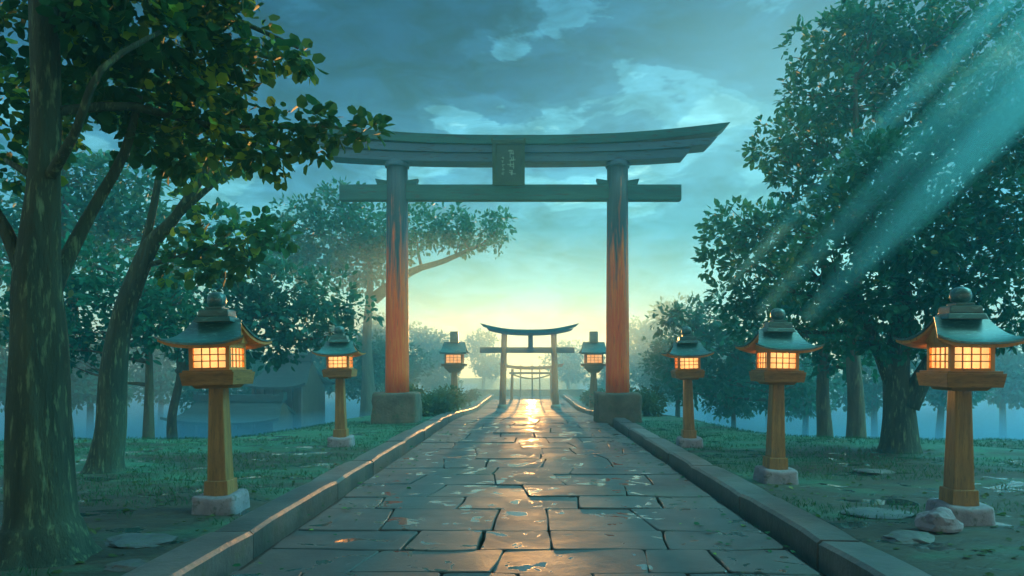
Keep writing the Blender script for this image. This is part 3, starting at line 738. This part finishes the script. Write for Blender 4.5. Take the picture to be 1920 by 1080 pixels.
wtree('broadleaf_tree', 1450, 27, 560, .2, [(1290, 590, 27, 42), (1250, 598, 27, 26), (1330, 600, 27, 46), (1300, 650, 27, 48), (1260, 690, 27, 30), (1350, 660, 27, 52), (1400, 640, 27, 56), (1450, 680, 27, 60), (1360, 710, 27, 45), (1420, 730, 27, 42), (1500, 720, 27, 45), (1290, 735, 27, 32)],
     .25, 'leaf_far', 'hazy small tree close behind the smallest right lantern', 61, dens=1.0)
# faint wide tree behind the torii
wtree('broadleaf_tree', 690, 36, 470, .38, [(560, 420, 36, 62), (630, 440, 36, 75), (700, 430, 36, 70), (780, 425, 36, 62), (850, 420, 35.5, 46), (900, 430, 35.5, 42), (940, 425, 35.5, 26), (860, 455, 35.5, 36), (600, 500, 36, 62), (680, 500, 36, 62), (540, 480, 36, 60), (740, 470, 36, 45), (640, 380, 36, 50), (930, 455, 35.5, 20)],
     .26, 'leaf_far', 'wide pale tree behind the left torii pillar, one branch reaching to the middle', 71, dens=.9,
     forks=[[(700, 560, 36, 11), (770, 510, 35.8, 7), (830, 490, 35.6, 5), (900, 460, 35.5, 3)]])
# left background trees
wtree('broadleaf_tree', 278, 20.5, 470, .16, [(180, 500, 20.5, 75), (120, 560, 20.5, 70), (240, 560, 20, 70), (60, 500, 20.5, 70), (300, 610, 20, 60), (190, 620, 20.5, 60), (100, 640, 20.5, 65), (330, 560, 20, 50), (30, 600, 20.5, 60), (250, 660, 20, 30), (140, 690, 20.5, 30)],
     .22, 'leaf_mid', 'dark tree with a thin straight trunk standing between the two left tree trunks and lantern', 81, dens=1.0)
wtree('broadleaf_tree', 325, 23.5, 480, .18, [(480, 520, 24, 62), (540, 540, 24, 62), (610, 555, 24, 60), (665, 575, 24, 34), (430, 580, 23.5, 65), (500, 600, 23.5, 60), (570, 610, 23.5, 55), (630, 630, 23.5, 36), (380, 530, 23.5, 60), (360, 640, 23, 50), (440, 650, 23, 45), (320, 560, 23.5, 55), (520, 650, 23.5, 40)],
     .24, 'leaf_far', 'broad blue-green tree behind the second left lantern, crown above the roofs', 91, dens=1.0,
     forks=[[(335, 700, 23.5, 9), (400, 640, 23.5, 7), (480, 590, 23.7, 5)]])
wtree('broadleaf_tree', 120, 27, 300, .3, [(150, 330, 27, 75), (60, 400, 27, 85), (220, 390, 27, 75), (290, 430, 27, 62), (330, 480, 26.5, 55), (-10, 480, 27, 90), (180, 440, 27, 80), (430, 420, 28, 40), (240, 330, 27, 60), (90, 300, 27, 60)],
     .28, 'leaf_far', 'tall bluish tree far behind the two left trunks', 95, dens=.9)
# smaller hazy trees: three shapes, copied
def small_tree(seed, mat='leaf_far'):
    rr = random.Random(seed); h = rr.uniform(4.6, 5.4)
    b = Vector((0, 0, 0)); tr = [(Vector((0, 0, -.3)), .2), (Vector((0, 0, .4)), .15), (Vector((rr.uniform(-.3, .3), 0, h*.45)), .12), (Vector((rr.uniform(-.5, .5), 0, h*.8)), .05)]
    cl = []
    for i in range(13):
        th = rr.uniform(0, 6.28); ra = rr.uniform(.3, 1.75); zz = h*rr.uniform(.45, 1.0)
        cl.append((Vector((ra*math.cos(th)*(1.25-zz/h*.6), ra*math.sin(th)*(1.25-zz/h*.6), zz)), rr.uniform(.6, 1.05)))
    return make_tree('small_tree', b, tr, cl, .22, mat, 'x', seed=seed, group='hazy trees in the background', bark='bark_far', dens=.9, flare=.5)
protos = [small_tree(s) for s in (3, 5, 9)]
far = [(1270, 31, .75, 'small hazy tree directly right of the big torii footing'),
       (1375, 30, .8, 'rounded hazy tree in the gap between the two smaller right lanterns'),
       (1510, 33, 1.0, 'hazy tree just right of the middle right lantern, low on the horizon'),
       (1640, 36, 1.1, 'hazy bluish tree seen left of the huge forked trunk'),
       (1760, 34, 1.1, 'hazy bluish tree in the gap right of the huge forked trunk'),
       (1880, 38, 1.2, 'hazy bluish tree at the right edge beside the nearest lantern'),
       (1240, 48, .95, 'very pale small tree against the sky right of the torii'),
       (1330, 52, 1.25, 'very pale tree low behind the smallest right lantern'),
       (760, 44, .85, 'small pale tree just behind the left torii pillar'),
       (700, 38, .9, 'hazy tree between the second left lantern and the left torii pillar'),
       (600, 46, 1.25, 'pale tree rising above the long shrine roof'),
       (480, 42, 1.1, 'bluish tree between the nearest left lantern and the shrine'),
       (390, 36, .9, 'bluish tree right behind the nearest left lantern post'),
       (20, 34, 1.2, 'bluish tree at the far left edge behind the big trunk'),
       (170, 38, 1.2, 'bluish tree seen between the two left trunks'),
       (300, 45, 1.2, 'farthest bluish tree left of the nearest lantern'),
       (1440, 45, 1.1, 'pale tree behind the middle right lantern roof'),
       (1150, 62, 1.0, 'faint tree seen low behind the right torii pillar'),
       (800, 70, 1.5, 'faint broad tree on the horizon just right of the left torii pillar'),
       (905, 85, 1.5, 'palest tree low on the horizon left of the small torii'),
       (1065, 82, 1.45, 'palest tree low on the horizon right of the small torii'),
       (1205, 68, 1.6, 'faint broad tree on the horizon just right of the right torii pillar'),
       (1275, 58, 1.7, 'faint tall tree above the smallest right lantern'),
       (700, 60, 1.7, 'faint tall tree left of the left torii pillar'),
       (830, 62, 1.0, 'faint tree low on the horizon beside the left tall lantern')]
for i, (px_, D, sc, lab) in enumerate(far):
    o = protos[i] if i < 3 else copy_tree(protos[i % 3])
    x = X(px_, D); o.location = (x, D, ground_z(x, D)); o.scale = (sc,)*3; o.rotation_euler = (0, 0, i*1.3); o['label'] = lab
# unseen trees added outside the frame to darken the near ground
def overhead(x, y, clumps, seed, dens=.85):
    b = Vector((x, y, ground_z(x, y)))
    tr = [(b+Vector((0, 0, -.2)), .42), (b+Vector((0, 0, 1)), .32), (b+Vector((-.15*x, .5, 5)), .22), (b+Vector((-.30*x, .6, 8)), .12)]
    return make_tree('broadleaf_tree', b, tr, [(Vector(c[:3]), c[3]) for c in clumps], .24, 'leaf_mid', 'tall unseen tree added outside the frame, shading the near path', seed=seed, group='added shade trees around the near path', bark='bark_far', dens=dens)
oc = random.Random(17)
for (tx_, ty_, sd_) in ((6.2, 2.2, 301), (-5.6, 2.0, 302), (5.0, -2.5, 303), (-5.0, -3.0, 304)):
    cl = []
    for _ in range(20):
        yy = ty_+oc.uniform(-3.5, 6.5); xx = tx_*oc.uniform(.0, 1.5); zz = 1.7+max(yy, 0)*.56+oc.uniform(2.8, 5.0)
        cl.append((xx, yy, min(zz, 12), oc.uniform(.9, 1.5)))
    overhead(tx_, ty_, cl, sd_)

# ------------------------------------------------------------------ shrubs and hedges
def shrub(seed, mat='leaf_olive'):
    rr = random.Random(seed); b = Vector((0, 0, 0))
    t = empty('shrub', b, 'x', 'shrub', 'shrubs beside the far path')
    s = MB()
    for i in range(5): limb(s, (0, 0, -.1), (rr.uniform(-.5, .5), rr.uniform(-.3, .3), rr.uniform(.4, .8)), .03, .008, 5, .1, 4, seed+i)
    s.build('stems', M['bark_far'], t)
    cl = [(rr.uniform(-.75, .75), rr.uniform(-.35, .35), rr.uniform(.25, .75), rr.uniform(.28, .42)) for _ in range(9)]
    foliage('leaves', cl, .11, M[mat], t, np.random.RandomState(seed), 1.0, .8)
    return t
sp = [shrub(4), shrub(8)]
sh = [(800, 25.5, 1.15, 'clipped shrub right beside the left torii footing'), (835, 28, 1.1, 'rounded shrub in front of the left tall lantern'), (868, 32, 1.0, 'shrub just right of the left tall lantern post'), (892, 36, .95, 'small shrub between the left tall lantern and the small torii'),
      (915, 41, .9, 'tiny shrub touching the left side of the small torii'), (1070, 39, .95, 'tiny shrub right of the small torii pillar'), (1092, 35, 1.05, 'small shrub below the right tall lantern'), (1118, 30, 1.1, 'rounded shrub against the left side of the right torii footing'), (1215, 26, 1.1, 'shrub just right of the right torii footing'), (755, 30, 1.3, 'dark shrub behind the left torii footing')]
for i, (px_, D, sc, lab) in enumerate(sh):
    o = sp[i] if i < 2 else copy_tree(sp[i % 2]); x = X(px_, D)
    if abs(x) < 3.4: x = math.copysign(3.75, x)
    o.location = (x, D, ground_z(x, D)-.03); o.scale = (sc,)*3; o.rotation_euler = (0, 0, i*.9); o['label'] = lab

# ------------------------------------------------------------------ shrine buildings, left
def hall(name, px_, D, w, d, wall_h, roof_h, over, label, z=None, rz=0.0):
    x = X(px_, D); z = ground_z(x, D) if z is None else z
    t = empty(name, (x, D, z), label, 'shrine building', None, rz)
    b = MB(); b.box(-w/2-.3, w/2+.3, -d/2-.3, d/2+.3, -.3, .35); b.build('stone_base', M['wall_stone'], t, bevel=.03)
    b = MB(); b.box(-w/2, w/2, -d/2, d/2, .35, wall_h); b.build('wall', M['shrine_wall'], t)
    for i in range(6):
        p = MB(); xx = -w/2+w*i/5; p.box(xx-.08, xx+.08, -d/2-.12, -d/2+.04, .35, wall_h); p.build('post', M['grey_wood'], t)
    for i in (1, 3):
        p = MB(); xx = -w/2+w*(i+.5)/5; p.box(xx-w*.07, xx+w*.07, -d/2-.03, -d/2, .9, wall_h-.4); p.build('door', M['grey_wood'], t)
    rf = MB()
    for sgn in (-1, 1): rf.sheet(roof_grid(w/2+over, w/2-.1, d/2+over, wall_h+roof_h, wall_h-.05, .25, 18, 10, sgn), .12)
    ro = rf.build('roof', M['shrine_roof'], t)
    rb = MB(); rb.box(-w/2+.05, w/2-.05, -.16, .16, wall_h+roof_h-.05, wall_h+roof_h+.28)
    for s in (-1, 1): rb.box(s*(w/2-.1)-.12, s*(w/2-.1)+.12, -.2, .2, wall_h+roof_h+.02, wall_h+roof_h+.42)
    rb.build('ridge', M['shrine_roof'], ro, bevel=.02)
    for s in (-1, 1):
        gm = MB(); gm.add([(s*(w/2-.02), -d/2, wall_h), (s*(w/2-.02), d/2, wall_h), (s*(w/2-.02), 0, wall_h+roof_h*.9), (s*(w/2-.1), -d/2, wall_h), (s*(w/2-.1), d/2, wall_h), (s*(w/2-.1), 0, wall_h+roof_h*.9)], [(0, 1, 2), (5, 4, 3), (0, 3, 4, 1), (1, 4, 5, 2), (2, 5, 3, 0)])
        gm.build('gable', M['shrine_wall'], t)
    return t
hall('shrine_hall', 545, 36, 2.6, 2.4, 3.1, 1.3, .5, 'small shrine with a curved slate roof peeping above shrubs between the two left lanterns', rz=R(-12))
hall('shrine_hall', 450, 34, 4.6, 2.6, 1.5, .9, .6, 'long low dark-roofed hall behind the nearest left lantern post', rz=R(-6))
# ------------------------------------------------------------------ grass and fallen leaves
rs = np.random.RandomState(5)
def scatter(n, ymin, ymax, xw, cond):
    out = []
    while len(out) < n:
        y = rs.uniform(ymin, ymax); x = rs.uniform(-xw, xw)*(.35+y/ymax*.8)
        if abs(x) < 3.15: continue
        if cond(x, y): out.append((x, y, ground_z(x, y)))
    return np.array(out)
def dn(x, y): return noise.noise(Vector((x*.28, y*.55, 3)))+.5*noise.noise(Vector((x*1.1, y*1.7, 8)))+.05*(y-10) > .05
P = scatter(42000, 5, 22, 15, dn)
A = rs.normal(size=P.shape)*.45; A[:, 2] = 1; Nn = rs.normal(size=P.shape); Nn[:, 2] *= .2
GR = LEAF*np.array([1, .28, .5])
g = leaf_mesh('grass', P, A, Nn, rs.uniform(.03, .085, len(P)), M['grass'], None, GR); g['kind'] = 'stuff'
n = 170; P = np.stack([rs.choice([-1, 1], n)*rs.uniform(.4, 1, n)**.5*2.55, rs.uniform(4.5, 20, n), np.full(n, .016)], axis=1)
A = rs.normal(size=P.shape); A[:, 2] *= .1; Nn = rs.normal(size=P.shape)*.2; Nn[:, 2] += 1
g = leaf_mesh('fallen_leaves', P, A, Nn, rs.uniform(.035, .075, n), M['leaf_near'], None, LEAFB); g['kind'] = 'stuff'
P = scatter(1500, 4.5, 18, 12, lambda x, y: True); P[:, 2] += .012
A = rs.normal(size=P.shape); A[:, 2] *= .15; Nn = rs.normal(size=P.shape)*.3; Nn[:, 2] += 1
g = leaf_mesh('fallen_leaves', P, A, Nn, rs.uniform(.04, .09, len(P)), M['leaf_olive'], None, LEAFB); g['kind'] = 'stuff'

# ------------------------------------------------------------------ air
hz = MB(); hz.box(-122, 122, -26, 140, -6.5, 19)
ho = hz.build('haze', bpy.data.materials.new('haze_air')); ho['kind'] = 'stuff'
hm = ho.data.materials[0]; hm.use_nodes = True; ht = NT(hm.node_tree)
out = ht.n('OutputMaterial'); vol = ht.n('VolumePrincipled')
HAZE = .0047
vol.inputs['Color'].default_value = (.11, .68, 1.0, 1); vol.inputs['Density'].default_value = HAZE; vol.inputs['Anisotropy'].default_value = .45
ht.l(vol.outputs[0], out.inputs['Volume'])

def vol_mat(name, col, dens, an):
    m = bpy.data.materials.new(name); m.use_nodes = True; q = NT(m.node_tree); o_ = q.n('OutputMaterial')
    v = q.n('VolumePrincipled', ins={'Color': (*col, 1), 'Density': dens, 'Anisotropy': an}); q.l(v.outputs[0], o_.inputs['Volume']); return m
b = MB(); b.box(-120, 120, 23.2, 138, -4, 6.4); o = b.build('mist_layer', vol_mat('pale_mist', (.66, .90, .92), .0120, .60)); o['kind'] = 'stuff'
mm = vol_mat('blue_ground_mist', (.20, .58, .95), .06, .2)
for s in (-1, 1):
    b = MB(); b.box(min(s*7, s*119), max(s*7, s*119), 19, 137, -3.4, -.48); o = b.build('low_mist', mm); o['kind'] = 'stuff'
# light beams shaped as added tubes of denser mist, by the right-hand trees
vm = [vol_mat('beam_mist_outer', (.30, .92, 1.0), d_, .3) for d_ in (.17, .22, .28)]+[vol_mat('beam_mist_dense', (.35, .95, 1.0), .30, .3)]
for (p0, L, r) in SHAFTS:
    n_ = 14
    for q, k in enumerate((1.0, .74, .48)):
        if p0.y > 15: q_ = 3
        else: q_ = q
        b = MB(); b.tube([BEAM*(L*i/n_)+Vector((0, 0, 0)) for i in range(n_+1)], [r*k*(.25+.75*min(1, i/8)**.8) for i in range(n_+1)], 24)
        o = b.build('light_beam_mist', vm[q_], smooth=True, loc=p0+BEAM*(.01*q)); o['kind'] = 'stuff'

wd = bpy.data.worlds.new('World'); scn.world = wd; wd.use_nodes = True
t = NT(wd.node_tree); out = t.n('OutputWorld')
tc = t.n('TexCoord').outputs['Generated']
sx = t.n('SeparateXYZ', ins={0: tc}); dx, dy, dz = sx.outputs
el = t.math('ARCSINE', dz)                       # radians
az = t.math('ARCTAN2', dx, dy)
elp = t.math('MAXIMUM', el, 0.0)
# clear sky behind the cloud: teal, paler and warmer low down ahead
uv = t.n('CombineXYZ', ins={0: t.math('MULTIPLY', az, 2.5), 1: t.math('MULTIPLY', el, 6.5), 2: 0.3}).outputs[0]
n_big = noise_tex(t, uv, 1.25, 2, .5, .2); n_det = noise_tex(t, uv, 2.6, 9, .56, .35)
cov = t.math('ADD', t.math('MULTIPLY', n_big, .62), t.math('MULTIPLY', n_det, .50))
ga = t.math('DIVIDE', t.math('SUBTRACT', az, .36), .26); ge = t.math('DIVIDE', t.math('SUBTRACT', el, .36), .16)
brk = t.math('EXPONENT', t.math('MULTIPLY', t.math('ADD', t.math('MULTIPLY', ga, ga), t.math('MULTIPLY', ge, ge)), -1.0))   # thinner cloud up to the right
cov = t.math('ADD', cov, t.maprange(elp, .12, .42, .048, .118)); cov = t.math('SUBTRACT', cov, t.math('MULTIPLY', brk, .10))
m0 = t.maprange(cov, .50, .525); m1 = t.maprange(cov, .56, .578); m2 = t.maprange(cov, .61, .635)
E = t.math('DIVIDE', elp, .9)
base = t.ramp(E, [(0.0, (.52, .80, .58)), (.10, (.56, .98, .86)), (.24, (.44, .96, .98)), (.42, (.17, .52, .66)), (.57, (.06, .25, .40)), (.75, (.18, .58, .76)), (1, (.18, .58, .76))])
c0 = t.ramp(E, [(0, (.40, .72, .60)), (.15, (.18, .56, .68)), (.3, (.13, .45, .62)), (.5, (.05, .22, .36)), (.57, (.03, .14, .26)), (.75, (.15, .50, .70)), (1, (.15, .50, .70))])
c1 = t.ramp(E, [(0, (.34, .64, .56)), (.15, (.11, .38, .53)), (.3, (.055, .24, .41)), (.46, (.014, .075, .18)), (.57, (.010, .07, .15)), (.75, (.12, .44, .64)), (1, (.12, .44, .64))])
c2 = t.ramp(E, [(0, (.28, .56, .52)), (.15, (.08, .30, .44)), (.3, (.03, .15, .30)), (.46, (.006, .04, .115)), (.57, (.006, .04, .10)), (.75, (.10, .38, .58)), (1, (.10, .38, .58))])
col = t.mix(m0, base, c0); col = t.mix(m1, col, c1); col = t.mix(m2, col, c2)
bil = t.maprange(noise_tex(t, uv, 5.0, 7, .6, .6), .36, .64, .60, 1.45)
col = t.n('VectorMath', operation='SCALE', ins={0: col, 'Scale': bil}).outputs[0]
col = t.mix(t.math('MULTIPLY', brk, .40), col, (.38, .84, .90))
# glow of the low bright break in the cloud straight ahead
gx = t.math('DIVIDE', az, .42); gy = t.math('DIVIDE', elp, .058)
gl = t.math('EXPONENT', t.math('MULTIPLY', t.math('ADD', t.math('MULTIPLY', gx, gx), t.math('MULTIPLY', gy, gy)), -1.0))
gl = t.math('MULTIPLY', gl, t.maprange(cov, .46, .66, 1.1, .65))
glow = t.n('VectorMath', operation='SCALE', ins={0: (3.6, 1.7, .02), 'Scale': gl}).outputs[0]
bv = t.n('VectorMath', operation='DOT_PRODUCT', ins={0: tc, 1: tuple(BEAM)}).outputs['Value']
added_opening = t.math('POWER', t.math('MAXIMUM', bv, 0.0), 22.0)     # unseen bright gap added to the sky, high right, to light beams and trees
glow = t.n('VectorMath', operation='ADD', ins={0: glow, 1: t.n('VectorMath', operation='SCALE', ins={0: (1.8, 10.5, 12.0), 'Scale': added_opening}).outputs[0]}).outputs[0]
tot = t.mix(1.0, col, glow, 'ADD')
tot = t.mix(1.0, tot, t.mix(t.maprange(dy, -.5, .3), (5.6, 2.2, 1.3), (1, 1, 1)), 'MULTIPLY')   # unseen sky behind the viewer, brightened to light surfaces facing it
sky = t.n('TexSky', sky_type='NISHITA', sun_disc=False, sun_elevation=EL, sun_rotation=AZ)
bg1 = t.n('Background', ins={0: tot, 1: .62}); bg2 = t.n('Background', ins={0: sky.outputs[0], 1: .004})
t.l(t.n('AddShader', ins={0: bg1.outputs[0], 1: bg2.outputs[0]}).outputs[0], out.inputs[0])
wd.cycles.sampling_method = 'MANUAL'; wd.cycles.sample_map_resolution = 1024

# ------------------------------------------------------------------ camera and render
cd = bpy.data.cameras.new('camera'); cam = bpy.data.objects.new('camera', cd); link(cam); scn.camera = cam
cam.location = (0, 0, EYE); cam.rotation_euler = (R(90), 0, 0)
cd.sensor_width = 36; cd.lens = F/1920*36; cd.shift_x = -(CX-960)/1920; cd.shift_y = (HY-540)/1920
cd.clip_start = .05; cd.clip_end = 2000
scn.view_settings.view_transform = 'Standard'; scn.view_settings.look = 'None'; scn.view_settings.exposure = .85; scn.view_settings.gamma = 1
c = scn.cycles
c.use_denoising = True
c.max_bounces = 6; c.diffuse_bounces = 3; c.glossy_bounces = 2; c.transmission_bounces = 3; c.volume_bounces = 1; c.transparent_max_bounces = 8
c.sample_clamp_indirect = 4; c.sample_clamp_direct = 0
